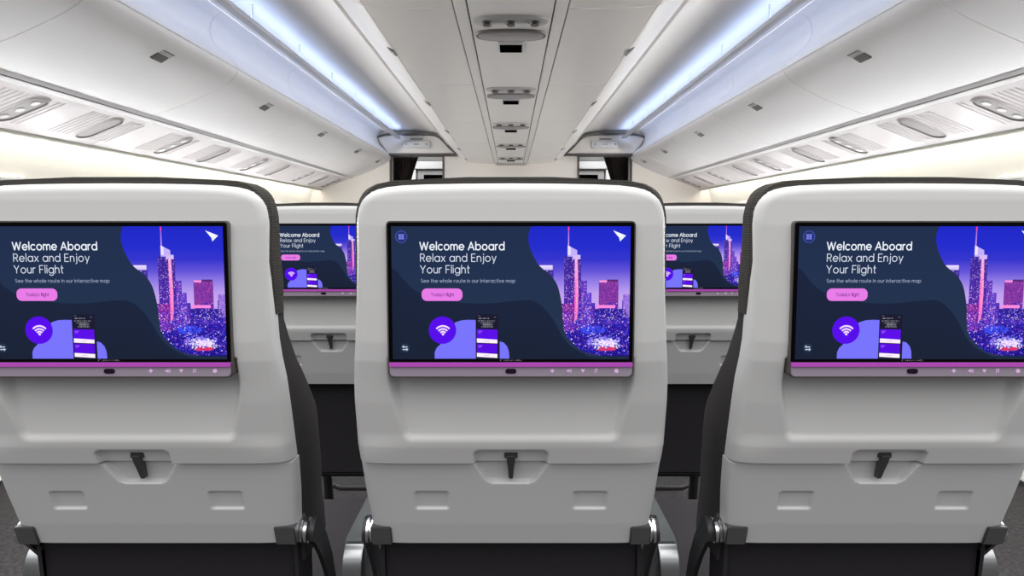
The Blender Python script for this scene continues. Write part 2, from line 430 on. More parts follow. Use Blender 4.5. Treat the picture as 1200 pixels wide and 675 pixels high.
def pocket(x, z):
    """signed distance to the latch pocket that straddles the shell and the tray"""
    zt, zb = .8345, .7835
    hw = np.where(z > .8145, .0465, .0475-(.8145-z)/.031*.0185)
    d1 = np.abs(x)-hw; d2 = np.maximum(z-zt, zb-z)
    # rounded combination
    r = .007
    a = d1+r; b = d2+r
    return np.hypot(np.maximum(a,0), np.maximum(b,0))+np.minimum(np.maximum(a,b),0)-r

def heightfield(name, zb, ztopf, depthf, nS, nT, th, m, parent):
    s = np.linspace(-1, 1, nS); s = .72*s+.28*np.sin(s*np.pi/2)
    t = np.linspace(0, 1, nT)
    S, T = np.meshgrid(s, t)
    ZT = ztopf(S); Z = zb+T*(ZT-zb)
    X = S*ip(Z, WS)
    # distance to outline
    ol = []
    for j in range(nT): ol.append((X[j,0], Z[j,0]))
    for i in range(nS): ol.append((X[-1,i], Z[-1,i]))
    for j in range(nT-1,-1,-1): ol.append((X[j,-1], Z[j,-1]))
    ol = np.array(ol[::2])
    a = ol[:-1]; b = ol[1:]
    pts = np.stack([X.ravel(), Z.ravel()], 1)
    D = np.full(len(pts), 9.)
    for A, B in zip(a, b):
        ab = B-A; l2 = max((ab**2).sum(), 1e-12)
        tt = np.clip(((pts-A)@ab)/l2, 0, 1); q = pts-(A+tt[:,None]*ab)
        D = np.minimum(D, np.hypot(q[:,0], q[:,1]))
    D = D.reshape(X.shape)
    Yd = depthf(X, Z, S, D)
    vs = [(X[j,i], Yd[j,i]-Y0, Z[j,i]) for j in range(nT) for i in range(nS)]
    fs = []
    for j in range(nT-1):
        for i in range(nS-1):
            k = j*nS+i; fs.append((k, k+1, k+nS+1, k+nS))
    # rim wall and a plain back
    ring = [j*nS for j in range(nT)] + [(nT-1)*nS+i for i in range(1,nS)] + [j*nS+nS-1 for j in range(nT-2,-1,-1)] + [i for i in range(nS-2,0,-1)]
    base = len(vs)
    for r_ in ring: x,y,z = vs[r_]; vs.append((x, y+th, z))
    n = len(ring)
    for k in range(n): fs.append((ring[k], ring[(k+1)%n], base+(k+1)%n, base+k))
    me = bpy.data.meshes.new(name); me.from_pydata(vs, [], fs); me.update()
    bm = bmesh.new(); bm.from_mesh(me); bmesh.ops.recalc_face_normals(bm, faces=bm.faces); bm.to_mesh(me); bm.free()
    # make sure that the show side looks toward the eye
    if me.polygons[0].normal.y > 0: me.flip_normals()
    me.polygons.foreach_set('use_smooth', [True]*len(me.polygons)); me.set_sharp_from_angle(angle=math.radians(50))
    return link(name, me, m, parent)

def edge_round(D, r): 
    e = np.clip(D/r, 0, 1); return r*(1-np.sqrt(np.clip(1-(1-e)**2, 0, 1)))

def shell_depth(X, Z, S, D):
    d = ip(Z, SH) + .010*np.abs(S)**(5+9*smoothstep(.86,.82,Z)) + edge_round(np.minimum(D, 9), .011)*.9
    # keep the lower joint with the tray crisp
    # recess under the monitor
    zt, zb = .940, .850
    hw = .1465 - .0115*smoothstep(.93, .855, Z)
    sd = np.maximum(np.abs(X)-hw, zb-Z)
    r = .012; a = (np.abs(X)-hw)+r; b = (zb-Z)+r
    sd = np.hypot(np.maximum(a,0), np.maximum(b,0))+np.minimum(np.maximum(a,b),0)-r
    ins = smoothstep(.004, -.008, sd)
    ramp = .0185*np.clip((Z-.846)/(.93-.846), 0, 1)**.8+.0012
    d = d + ins*np.where(Z < .96, ramp, 0)
    d = d + .0095*smoothstep(.0012, -.0022, pocket(X, Z))*smoothstep(.79,.825,Z)**.01
    return d
def tray_depth(X, Z, S, D):
    d = ip(Z, TR) + .010*np.abs(S)**14 + edge_round(D, .0045)
    d = d + .0095*smoothstep(.0012, -.0028, pocket(X, Z))
    for sx in (-1, 1):
        d = d + .0038*smoothstep(.0008, -.0022, rr_sdf(X, Z, sx*.1045, .7565, .0222, .0137, .004))
    return d

def body_block(name, z0, z1, wf, back, front, m, parent, nz=40, top_round=.03, dome=None, fr=.035):
    """upholstered block: rear face at back(z), side depth to front(z), rounded front edges; closed top"""
    zs = [z0+(z1-z0)*k/nz for k in range(nz+1)]
    rings = []
    def section(z, w, b, f):
        pts = [(-w+.006, b), (-w, b+.006)]
        pts += [(-w, b+(f-b)*.5), (-w, f-.0)]
        for k in range(1, 7):
            a = math.radians(90*k/6); pts.append((-w+fr*(1-math.cos(a)), f+fr*.8*math.sin(a)))
        q = [(-x, y) for x, y in pts[::-1]]
        return pts+q
    sec = []
    for z in zs:
        sec.append((z, section(z, wf(z), back(z), front(z))))
    vs = []; fs = []; n = len(sec[0][1])
    for z, s in sec:
        for x, y in s: vs.append((x, y-Y0, z))
    for j in range(len(sec)-1):
        for k in range(n): fs.append((j*n+k, j*n+(k+1)%n, (j+1)*n+(k+1)%n, (j+1)*n+k))
    # crown: repeated sections whose ends shrink along the corner curve
    crown = []
    z_last, s_last = sec[-1]
    W = wf(z1)
    if dome:
        steps = 12
        for q in range(1, steps+1):
            zz = z1+(dome)*q/steps
            # half width left at this height, from the corner curve
            drop = (1-q/steps)*dome
            s = np.interp(drop, [c[1]/.045*dome for c in CORN], [c[0] for c in CORN]) if q < steps else .3
            fyc = .012*q/steps
            pts = section(zz, max(W*s, .03), back(zz)+fyc*.2, front(zz)-.0)
            crown.append((zz, pts))
        for z, s in crown:
            for x, y in s: vs.append((x, y-Y0, z))
        b0 = len(sec)-1
        for j in range(b0, b0+len(crown)):
            for k in range(n): fs.append((j*n+k, j*n+(k+1)%n, (j+1)*n+(k+1)%n, (j+1)*n+k))
        last = b0+len(crown)
    else: last = len(sec)-1
    fs.append(tuple(range(n))[::-1]); fs.append(tuple(last*n+k for k in range(n)))
    me = bpy.data.meshes.new(name); me.from_pydata(vs, [], fs); me.update()
    bm = bmesh.new(); bm.from_mesh(me); bmesh.ops.recalc_face_normals(bm, faces=bm.faces); bm.to_mesh(me); bm.free()
    me.polygons.foreach_set('use_smooth', [True]*len(me.polygons)); me.set_sharp_from_angle(angle=math.radians(42))
    return link(name, me, m, parent)

def make_display_mesh():
    polys = display_polys()
    vs = []; fs = []; cols = []
    for pts, cs, z in polys:
        area = sum(a[0]*b[1]-b[0]*a[1] for a, b in zip(pts, pts[1:]+pts[:1]))
        if abs(area) < 1e-4: continue
        if area > 0: pts = pts[::-1]; cs = cs[::-1]
        base = len(vs)
        for (x, y) in pts: vs.append(((x-599)*.001007, .0006+z*.000016, -(.0062+(y-266)*.001024)))
        fs.append(tuple(range(base, base+len(pts)))); cols += [lin(c)+(1.,) for c in cs]
    me = bpy.data.meshes.new('display'); me.from_pydata([(x, -w, z) for x, w, z in vs], [], fs)
    ca = me.color_attributes.new('picture', 'FLOAT_COLOR', 'CORNER')
    ca.data.foreach_set('color', [v for c in cols for v in c])
    me.materials.append(M['display'])
    # faces must look toward -Y
    me.update(); flip = [p.index for p in me.polygons if p.normal.y > 0]
    if flip:
        bm = bmesh.new(); bm.from_mesh(me); bm.faces.ensure_lookup_table()
        bmesh.ops.reverse_faces(bm, faces=[bm.faces[i] for i in flip]); bm.to_mesh(me); bm.free()
    return me

def make_seat(arms=(-1,)):
    root = empty('aircraft_seat', (0, 1.0, 0))
    # -- light grey back shell
    zt = lambda S: ZTOP - np.interp(np.abs(S), [c[0] for c in CORN], [c[1] for c in CORN])
    heightfield('back_shell', .8158, zt, shell_depth, 231, 190, .012, M['shell'], root)
    # -- tray table
    tray = heightfield('tray_table', .6875, lambda S: .8130+0*S, tray_depth, 231, 90, .016, M['tray'], root)
    # latch
    bm = bmesh.new()
    y = .7505-Y0
    bm2 = rrect(-.0086, .0086, .8212, .8286, .0015, 3); prism(bm, bm2, y+.001, y+.012)
    st = [(-.0056,.8250),(.0056,.8250),(.0050,.8150),(.0036,.8050),(.0031,.7920),(.0024,.7895),(-.0024,.7895),(-.0031,.7920),(-.0036,.8050),(-.0050,.8150)]
    A = []; 
    for yy in (0, .008):
        A.append([bm.verts.new((a, .7500-Y0-.001+yy+(.825-b)*.42, b)) for a, b in st])
    n = len(st)
    for k in range(n): bm.faces.new((A[0][k], A[0][(k+1)%n], A[1][(k+1)%n], A[1][k]))
    bm.faces.new(A[0]); bm.faces.new(A[1][::-1])
    r = bmesh.ops.bevel(bm, geom=list(bm.edges), offset=.0007, segments=1, affect='EDGES')
    build('tray_latch', bm, M['latch'], root, True, 30)
    # -- monitor on its leaning plane
    mon = bpy.data.meshes.new('monitor')
    bm = bmesh.new()
    W2 = .1472; H = .1885
    # rim
    o = rrect(-W2, W2, -H, 0, [.0045,.0045,.0065,.0065], 5)
    i_ = rrect(-W2+.0017, W2-.0017, -.1690, -.0017, [.003,.003,.0015,.0015], 5)
    f1, f2 = prism(bm, o, 0, .030)
    bmesh.ops.bevel(bm, geom=list(f1.edges), offset=.0010, segments=2, affect='EDGES')
    prism(bm, i_, -.0004, .004, mi=1)
    monitor = build('monitor', bm, [M['mon'], M['glass']], root, True, 35)
    ang = math.atan2(.013, .188)
    monitor.location = (0, .6895-Y0, 1.1250); monitor.rotation_euler = (ang, 0, 0)
    link('display', make_display_mesh(), None, monitor)
    # control bar: light guide above, satin strip below
    bm = bmesh.new(); prism(bm, rrect(-W2+.0022, W2-.0022, -.1738, -.1694, [.0006]*4, 2), -.0030, .003)
    build('light_guide', bm, M['barled'], monitor)
    bm = bmesh.new(); f1,_ = prism(bm, rrect(-W2+.0022, W2-.0022, -.1868, -.1738, [.0006,.0006,.0055,.0055], 4), -.0008, .003)
    bmesh.ops.bevel(bm, geom=list(f1.edges), offset=.0006, segments=2, affect='EDGES')
    build('control_bar', bm, M['bar'], monitor, True, 35)
    bm = bmesh.new(); prism(bm, rrect(-.0065, .0065, -.1826, -.1768, .0028, 5), -.0016, .002)
    build('infrared_sensor', bm, M['sensor'], monitor)
    # small lit symbols
    icons = {}
    def ic(cx, pts, s=.001): icons.setdefault(cx, []).append([(cx+a*s, -.1795+b*s) for a, b in pts])
    c8 = [(math.cos(k*.785), math.sin(k*.785)) for k in range(8)]
    ic(.0495, [(1.9*a, 1.9*b) for a, b in c8])
    ic(.0495, [(2.7,.3),(-2.7,.3),(-2.7,-.3),(2.7,-.3)]); ic(.0495, [(.3,2.7),(.3,-2.7),(-.3,-2.7),(-.3,2.7)])
    ic(.0695, [(-2.6,-.9),(-1.2,-.9),(.4,-2.3),(.4,2.3),(-1.2,.9),(-2.6,.9)]); ic(.0695, [(1.2,-1.8),(1.9,-1.8),(1.9,1.8),(1.2,1.8)]); ic(.0695, [(2.5,-2.2),(3.1,-2.2),(3.1,2.2),(2.5,2.2)])
    ic(.0860, [(-2.6,1.9),(0,-2.4),(2.6,1.9)])
    ic(.1020, [(-1.9,-2.4),(-1,-2.4),(-1,1.4),(1.4,2.2),(1.4,2.8),(-1.9,1.9)]); ic(.1020, [(.6,-1.7),(1.4,-1.7),(1.4,2.2),(.6,2.2)])
    ic(.1262, [(2.6*a, 2.6*b) for a, b in c8])
    for cx, ps in icons.items():
        bm = bmesh.new()
        for pts in ps:
            if len(ps) == 1 or True:
                A = [bm.verts.new((a, -.00125, b)) for a, b in pts]; B = [bm.verts.new((a, -.0006, b)) for a, b in pts]; n = len(pts)
                bm.faces.new(A); bm.faces.new(B[::-1])
                for k in range(n): bm.faces.new((A[k], A[(k+1)%n], B[(k+1)%n], B[k]))
        build('touch_symbol', bm, M['icon'], monitor)
    # maker's name under the picture
    bm = bmesh.new()
    GG = dict(G); st, adv = text_strokes('Panasonic', gap=.22); cap = .0028; sx = .0250/adv
    for ln in st:
        for q in stroke_quads([(a*sx/cap, b) for a, b in ln], .26):
            vs = [bm.verts.new((-.0125+a*cap, -.00055, -.1672+b*cap)) for a, b in q]; bm.faces.new(vs)
    build('maker_name', bm, M['brand'], monitor)
    # -- upholstery behind the shell
    back = lambda z: float(ip(z, SH))+.021
    T = [(.62,.940),(.68,.925),(.737,.900),(.80,.876),(.857,.856),(.90,.800+.02),(.943,.783),(1.0,.752)]
    frontc = lambda z: float(np.interp(z, [t[0] for t in T], [t[1] for t in T]))
    wf = lambda z: float(ip(z, WS))-.0005
    lowb = [(.62,.842),(.68,.826),(.72,.811),(.76,.798),(.806,.782),(.84,.764),(.90,.745),(.98,.724),(1.03,.718)]
    body_block('back_cushion', .64, 1.012, lambda z: float(ip(max(z,.68), WS))-.0012, lambda z: float(np.interp(z, [a for a,_ in lowb], [b for _,b in lowb])),
               lambda z: frontc(z)-.004, M['fab'], root, 30)
    H_ = [(1.0,.744),(1.02,.7425),(1.045,.744),(1.084,.736),(1.12,.732),(1.143,.728),(1.18,.725)]
    body_block('headrest', 1.010, 1.131, lambda z: float(ip(z, WS))+.0022-.0008*float(smoothstep(1.06,1.012,z)), lambda z: .7085+max(0,1.075-z)*.16, lambda z: float(np.interp(z,[a for a,_ in H_],[b for _,b in H_])),
               M['head'], root, 22, dome=.0475, fr=.035)
    # -- lower cover, pan, cushion
    bm = bmesh.new()
    prism(bm, [(.812-Y0,.70),(.824-Y0,.67),(.850-Y0,.42),(.868-Y0,.405),(.90-Y0,.42),(.88-Y0,.69)], -.182, .182, axis='X')
    bmesh.ops.bevel(bm, geom=list(bm.edges), offset=.006, segments=2, affect='EDGES')
    build('lower_back_cover', bm, M['dark'], root, True, 40)
    bm = bmesh.new(); box(bm, -.208, .208, .90-Y0, 1.34-Y0, .405, .505, .03)
    build('seat_cushion', bm, M['arm2'], root, True, 40)
    bm = bmesh.new(); box(bm, -.205, .205, .90-Y0, 1.30-Y0, .390, .404, .004)
    cyl(bm, (-.235, 1.25-Y0, .372), (.235, 1.25-Y0, .372), .02)
    build('seat_frame', bm, M['frame'], root, True, 40)
    for sx in (-1, 1):
        bm = bmesh.new()
        cyl(bm, (sx*.17, .95-Y0, .392), (sx*.17, .90-Y0, .012), .016); cyl(bm, (sx*.17, 1.25-Y0, .375), (sx*.17, 1.32-Y0, .012), .016)
        box(bm, sx*.17-.025, sx*.17+.025, .86-Y0, 1.36-Y0, .001, .014, .003)
        build('leg', bm, M['frame'], root, True, 40)
    bm = bmesh.new()
    tube(bm, [(-.2,1.28-Y0,.385),(-.2,1.40-Y0,.15),(-.17,1.43-Y0,.12),(.17,1.43-Y0,.12),(.2,1.40-Y0,.15),(.2,1.28-Y0,.385)], .009)
    build('baggage_bar', bm, M['brkt'], root, True, 50)
    # -- tray brackets, hinge knobs and arms
    for sx in (-1, 1):
        bm = bmesh.new()
        y0 = .7860-Y0
        pts = [(sx*.161,.7145),(sx*.1890,.7145),(sx*.1890,.6855),(sx*.161,.6855)]
        A = [bm.verts.new((a, y0+(.715-b)*.36, b)) for a, b in pts]; B = [bm.verts.new((a, y0+.044+(.715-b)*.3, b)) for a, b in pts]
        n = len(pts)
        for k in range(n): bm.faces.new((A[k], A[(k+1)%n], B[(k+1)%n], B[k]))
        bm.faces.new(A[::-1]); bm.faces.new(B)
        bmesh.ops.bevel(bm, geom=list(bm.edges), offset=.0014, segments=2, affect='EDGES')
        build('tray_bracket', bm, M['brkt'], root, True, 40)
        bm = bmesh.new()
        cyl(bm, (sx*.1885, .818-Y0, .695), (sx*.2000, .818-Y0, .695), 0, n=28, rows=[(0,.0150),(.1,.0164),(.40,.0166),(.46,.013),(.56,.013),(.62,.0170),(.93,.0170),(1,.016)])
        knob = build('hinge_knob', bm, M['chrome'], root, True, 40)
        bm = bmesh.new()
        path = [(.836-Y0,.684),(.862-Y0,.650),(.887-Y0,.61),(.906-Y0,.565),(.925-Y0,.50),(.935-Y0,.42)]
        o1 = []; o2 = []
        for k,(yy,zz) in enumerate(path):
            a = Vector(path[max(k-1,0)]); b = Vector(path[min(k+1,len(path)-1)]); t = (b-a).normalized(); nn = Vector((-t.y, t.x)); w = .016-.001*k
            o1.append((yy+nn.x*w, zz+nn.y*w)); o2.append((yy-nn.x*w, zz-nn.y*w))
        cap = [(.830-Y0+.020*math.cos(math.radians(a)), .689+.019*math.sin(math.radians(a))) for a in (200,170,140,110,80,50,20)]
        prism(bm, cap[::-1][::-1] + (o1 if (Vector(o1[0])-Vector(cap[-1])).length < (Vector(o2[0])-Vector(cap[-1])).length else o2) +
              (o2 if (Vector(o1[0])-Vector(cap[-1])).length < (Vector(o2[0])-Vector(cap[-1])).length else o1)[::-1], sx*.2003, sx*.2065, axis='X')
        build('tray_arm', bm, M['frame'], root, True, 40)
    # -- armrests
    for sx in arms:
        cx = sx*.24; w = .0175
        bm = bmesh.new()
        side = [(.899,.598),(.900,.616),(.905,.629),(.920,.6355),(1.30,.640),(1.325,.630),(1.33,.61),(1.31,.592),(1.0,.575),(.97,.56),(.955,.47),(.945,.40),(.905,.40),(.900,.50)]
        prism(bm, [(a-Y0, b) for a, b in side], cx-w, cx+w, axis='X')
        bmesh.ops.bevel(bm, geom=list(bm.edges), offset=.004, segments=2, affect='EDGES')
        ar = build('armrest', bm, M['arm'], root, True, 40)
        bm = bmesh.new()
        outl = [(.8990,.6312),(.8950,.6285),(.890,.6235),(.885,.614),(.881,.600),(.880,.575),(.884,.550),(.890,.530)]
        inn  = [(.9040,.6280),(.9010,.6255),(.897,.6205),(.892,.612),(.889,.598),(.888,.575),(.892,.552),(.897,.532)]
        prism(bm, [(a-Y0, b) for a, b in outl]+[(a-Y0, b) for a, b in inn[::-1]], cx-w+.0035, cx+w-.0035, axis='X')
        bmesh.ops.bevel(bm, geom=list(bm.edges), offset=.0010, segments=2, affect='EDGES')
        build('armrest_cap', bm, M['cap'], ar, True, 30)
    return root
M['arm2'] = mat('charcoal seat cushion fabric', (60,58,61), .85, spec=.15, noise=.06, nscale=700, bump=.2)

def children(o): return [x for x in bpy.data.objects if x.parent == o]
def dup(o, parent=None, skip=None):
    c = o.copy(); col.objects.link(c); c.parent = parent
    for ch in children(o):
        if skip and skip(ch): continue
        dup(ch, c, skip)
    return c

proto = make_seat(arms=(-1, 1))
bpy.context.view_layer.update()
def is_arm(side):
    def f(o):
        if not o.name.startswith('armrest') or o.parent is None or o.parent.type != 'EMPTY': return False
        cx = sum(v.co.x for v in o.data.vertices)/len(o.data.vertices)
        return cx*side > 0
    return f
seat_specs = [
 (0, 1.0, 'light grey shell aircraft seat in the middle of the near row, monitor fully in view', None),
 (-.48, 1.0, 'near row aircraft seat on the left, its monitor cut by the left picture edge', 1),
 (.48, 1.0, 'near row aircraft seat on the right, its monitor cut by the right picture edge', -1),
 (0, 1.8, 'second row middle aircraft seat, directly behind the near middle seat and hidden by it', None),
 (-.48, 1.8, 'smaller second row aircraft seat seen through the gap left of the middle seat', 1),
 (.48, 1.8, 'smaller second row aircraft seat seen through the gap right of the middle seat', -1),
]
for k, (x, y, lab, cut) in enumerate(seat_specs):
    s = proto if k == 0 else dup(proto, None, is_arm(cut) if cut else None)
    s.location = (x, y, 0); tag(s, lab, 'seat', 'seats in the near row' if y < 1.5 else 'seats in the second row')

# ------------------------------------------------------------------ the cabin (setting)
YR = 1.5; YB = 6.83          # open rear end, bulkhead
def structure(name, bm, m, smooth=True, angle=35):
    o = build(name, bm, m, None, smooth, angle); o['kind'] = 'structure'; return o

bm = bmesh.new(); box(bm, -2.5, 2.5, -4.5, 9.2, -.06, 0); structure('floor', bm, M['carpet'], False)

# aisle ceiling panels and the spine between the centre bins
bm = bmesh.new()
sheet(bm, [(-.1405,.715),(.1405,.715)], YR, YB, .012)
for sx in (-1, 1):
    sheet(bm, [(.1460,.715),(.1868,.715)], YR, YB, .012, sx)
    sheet(bm, [(p.x,p.y) for p in smooth_path([(.80,1.045),(.92,1.078),(1.10,1.093),(1.30,1.096),(1.47,1.094)], 4)], YR, YB, .012, sx)
structure('ceiling', bm, M['ceil'])
bm = bmesh.new(); box(bm, -.21, .21, YR, YB, CZ+.728, CZ+.745)
structure('trim_1', bm, M['seam'], False)

# sidewalls
WALL = [(2.31,.52),(2.30,.44),(2.325,.34),(2.35,.2),(2.37,0),(2.37,-.3),(2.34,-.6),(2.27,-.9),(2.2,-1.10)]
for sx, nm in ((-1,'wall_left'),(1,'wall_right')):
    bm = bmesh.new(); sheet(bm, [(p.x,p.y) for p in smooth_path(WALL, 5)], YR, YB, .03, sx)
    structure(nm, bm, M['sidew'])
# panel joints on the sidewall and windows
wn = 0
for sx in (-1, 1):
    for k in range(-1, 8):
        yc = 2.17+.53*k; wn += 1
        bm = bmesh.new()
        o = rrect(yc-.15, yc+.15, CZ-.18, CZ+.245, .07, 6); i_ = rrect(yc-.115, yc+.115, CZ-.145, CZ+.20, .055, 6)
        xw = 2.355*sx
        A = [bm.verts.new((xw-sx*.0, a, b)) for a, b in o]; B = [bm.verts.new((xw-sx*.022, yc+(a-yc)*.94, CZ+.03+(b-CZ-.03)*.95)) for a, b in o]; Cc = [bm.verts.new((xw+sx*.012, a, b)) for a, b in i_]
        n = len(o)
        for P_, Q_ in ((A,B),(B,Cc)):
            for q in range(n): bm.faces.new((P_[q], P_[(q+1)%n], Q_[(q+1)%n], Q_[q]))
        w = structure('window_%d' % wn, bm, M['sidew'])
        bm = bmesh.new(); prism(bm, i_, min(xw+sx*.004, xw+sx*.010), max(xw+sx*.004, xw+sx*.010), axis='X')
        pane = build('pane', bm, M['pane'], w)

# bulkhead
bm = bmesh.new()
H1 = CZ+.815
def slab(x0, x1, z0, z1, y0=YB, y1=YB+.05): box(bm, x0, x1, y0, y1, z0, z1)
slab(-.785, .785, 0, 2.35); slab(-2.5, -1.40, 0, 2.35); slab(1.40, 2.5, 0, 2.35); slab(-1.40, -.785, H1, 2.35); slab(.785, 1.40, H1, 2.35)
structure('wall_front', bm, M['bulk'], False)
tn = 1
for sx in (-1, 1):
    # door frame trim
    bm = bmesh.new()
    for x in (.785, 1.40): box(bm, min(sx*(x-.012), sx*(x+.012)), max(sx*(x-.012), sx*(x+.012)), YB-.012, YB+.06, 0, H1+.012, .003)
    box(bm, min(sx*.62, sx*1.412), max(sx*.62, sx*1.412), YB-.10, YB+.06, H1-.012, H1+.012, .003)
    tn += 1; structure('trim_%d' % tn, bm, M['trimd'])
    # arched header above the door
    arch = smooth_path([(.625,.822),(.70,.885),(.775,.965),(.83,1.012),(.90,1.036),(1.0,1.042),(1.15,1.045),(1.34,1.045),(1.46,1.036),(1.54,1.010)], 5)
    poly = [(p.x, p.y) for p in arch] + [(1.40,.815)]
    bm = bmesh.new(); prism(bm, [(sx*a, CZ+b) for a, b in poly], YB-.09, YB-.002)
    tn += 1; structure('trim_%d' % tn, bm, M['bulk'], False)
    bm = bmesh.new()
    P1 = [(p.x, p.y) for p in arch]; ring = []
    P1v = [Vector(p) for p in P1]; Q1 = []
    for k, p in enumerate(P1v):
        t = (P1v[min(k+1,len(P1v)-1)]-P1v[max(k-1,0)]).normalized(); nn = Vector((t.y, -t.x)); Q1.append(p-nn*.012); P1v[k] = p
    R1 = [p+(p-q) for p, q in zip(P1v, Q1)]
    A = [[bm.verts.new((sx*p.x, y, CZ+p.y)) for p in L_] for L_, y in ((Q1,YB-.115),(R1,YB-.115),(R1,YB-.09),(Q1,YB-.09))]
    for k in range(len(P1)-1):
        for q in range(4): bm.faces.new((A[q][k], A[q][k+1], A[(q+1)%4][k+1], A[(q+1)%4][k]))
    bm.faces.new([A[q][0] for q in range(4)]); bm.faces.new([A[q][-1] for q in range(4)][::-1])
    tn += 1; structure('trim_%d' % tn, bm, M['trimd'])

side = {-1: 'left', 1: 'right'}
# sign plates on the headers
for sx in (-1, 1):
    c = sx*1.08
    s = empty('lavatory_sign', (c, YB-.094, CZ+.93), 'small white sign box with grey symbols above the %s doorway' % side[sx], 'sign', 'sign boxes above the doorways')
    bm = bmesh.new(); box(bm, -.155, .155, -.030, 0, -.045, .035, .006); build('plate', bm, M['sign'], s, True, 40)
    bm = bmesh.new(); box(bm, -.07, .07, -.034, -.028, .050, .064, .002); build('slot', bm, M['trimd'], s)
    bm = bmesh.new()
    for (a, b, r) in ((-.115,-.002,.012),(.115,-.002,.012)):
        vs = [bm.verts.new((a+r*.7*math.cos(k*.5236), -.0308, b+r*math.sin(k*.5236))) for k in range(12)]; bm.faces.new(vs)
    for a in (-.03, -.008, .014): box(bm, a, a+.016, -.031, -.0302, -.010, .004)
    build('symbols', bm, M['ink'], s)

# curtains in the doorways
for sx in (-1, 1):
    bm = bmesh.new(); n = 90
    levels = [(1.93,.00,.285),(1.85,.0,.26),(1.74,.0,.225),(1.62,.0,.19),(1.45,.0,.14),(1.25,.01,.10),(1.12,.02,.08),(1.0,.01,.11),(.6,0,.17),(.1,0,.20),(.02,0,.20)]
    rows = []
    for (z, x0, w) in levels:
        row = []
        for k in range(n+1):
            t = k/n; x = 1.398-x0-(w+.013)*t
            y = YB+.13+.022*math.sin(t*math.pi*18)*(.6+.4*math.sin(t*7+1))
            row.append(bm.verts.new((sx*x, y, z)))
        rows.append(row)
    for j in range(len(rows)-1):
        for k in range(n): bm.faces.new((rows[j][k], rows[j][k+1], rows[j+1][k+1], rows[j+1][k]))
    geom = bmesh.ops.solidify(bm, geom=list(bm.faces), thickness=.003)
    cu = empty('curtain', (sx*1.30, YB+.13, 0), 'dark gathered curtain tied to the %s in the %s doorway' % (side[sx] if sx < 0 else 'right', side[sx]), 'curtain', 'doorway curtains')
    cl = build('cloth', bm, M['curtain'], cu, True); cl.location = (-sx*1.30, -YB-.13, 0)
    bm = bmesh.new(); tube(bm, [(sx*1.395, YB+.13, 1.945),(sx*.795, YB+.13, 1.945)], .008); rl = build('curtain_rail', bm, M['gal'], cu, True, 50); rl.location = (-sx*1.30, -YB-.13, 0)

# galley room beyond the bulkhead
bm = bmesh.new(); box(bm, -2.5, 2.5, 9.0, 9.05, 0, 2.3); structure('wall_back', bm, M['gal'], False)
bm = bmesh.new(); box(bm, -2.5, 2.5, YB+.05, 9.05, 2.24, 2.28); structure('ceiling_galley', bm, M['gal'], False)
for sx in (-1, 1):
    bm = bmesh.new(); box(bm, min(sx*2.45,sx*2.5), max(sx*2.45,sx*2.5), YB+.05, 9.0, 0, 2.24); structure('wall_galley_%s' % side[sx], bm, M['gal'], False)
    g = empty('galley_cabinet', (sx*1.25, 8.7, 0), 'white galley cabinet with a black oven window beyond the %s doorway' % side[sx], 'cabinet', 'galley cabinets beyond the doorways')
    def gb(name, x0, x1, y0, y1, z0, z1, m, bev=.006):
        bm = bmesh.new(); a, b = sorted((sx*x0-sx*1.25, sx*x1-sx*1.25)); box(bm, a, b, y0-8.7, y1-8.7, z0, z1, bev); return build(name, bm, m, g, True, 40)
    gb('body', .85, 1.34, 8.42, 8.95, .02, 1.918, M['gal']); gb('upper_locker', .80, 1.75, 8.35, 8.98, 1.925, 2.035, M['white'])
    gb('oven_window', .97, 1.25, 8.405, 8.425, 1.55, 1.845, M['black'], .003)
    gb('side_panel', 1.36, 1.75, 8.36, 8.95, .02, 1.915, M['white'])
    gb('upper_box', .80, 1.75, 8.40, 8.98, 2.05, 2.22, M['gal'])
    fx = empty('added_ceiling_light', (sx*1.25, 7.7, 2.235), 'added unseen light panel on the galley ceiling behind the %s doorway' % side[sx], 'light', 'added galley ceiling lights')  # unseen panel added to brighten the galley
    bm = bmesh.new(); box(bm, -.3, .3, -.35, .35, -.014, 0, .004); build('housing', bm, M['white'], fx, True, 40)
    bm = bmesh.new(); box(bm, -.27, .27, -.32, .32, -.020, -.0135, .002); build('diffuser', bm, M['gallite'], fx)

# ------------------------------------------------------------------ cove lights
for sx in (-1, 1):
    t = empty('cove_light', (sx*1.335, (YR+YB)/2, CZ+1.03), 'long %s cove light fixture glowing cool blue along the aisle ceiling' % side[sx], 'light', 'cool cove lights')
    bx = sx*1.335; by = (YR+YB)/2; bz = CZ+1.03
    def cb(name, x0, x1, z0, z1, m):
        bm = bmesh.new(); a, b = sorted((sx*x0-bx, sx*x1-bx)); box(bm, a, b, YR+.01-by, YB-.13-by, CZ+z0-bz, CZ+z1-bz); return build(name, bm, m, t)
    cb('rail', 1.262, 1.267, .988, 1.010, M['white']); cb('rail', 1.267, 1.304, .988, .992, M['white'])
    cb('diffuser', 1.2675, 1.303, .9925, 1.003, M['cool'])
    for k in range(8):
        bm = bmesh.new(); box(bm, min(sx*1.280-bx, sx*1.286-bx), max(sx*1.280-bx, sx*1.286-bx), 1.6+k*.65-by, 1.61+k*.65-by, CZ+1.003-bz, CZ+1.100-bz)
        build('hanger', bm, M['white'], t)
    # sidewall wash light above the outer rail
    t = empty('wash_light', (sx*2.24, by, CZ+.45), 'long warm wash light hidden above the %s outer rail' % side[sx], 'light', 'warm sidewall wash lights')
    bx = sx*2.24; bz = CZ+.45
    cb('rail', 2.20, 2.215, .45, .462, M['white']); cb('diffuser', 2.222, 2.29, .462, .470, M['warm'])

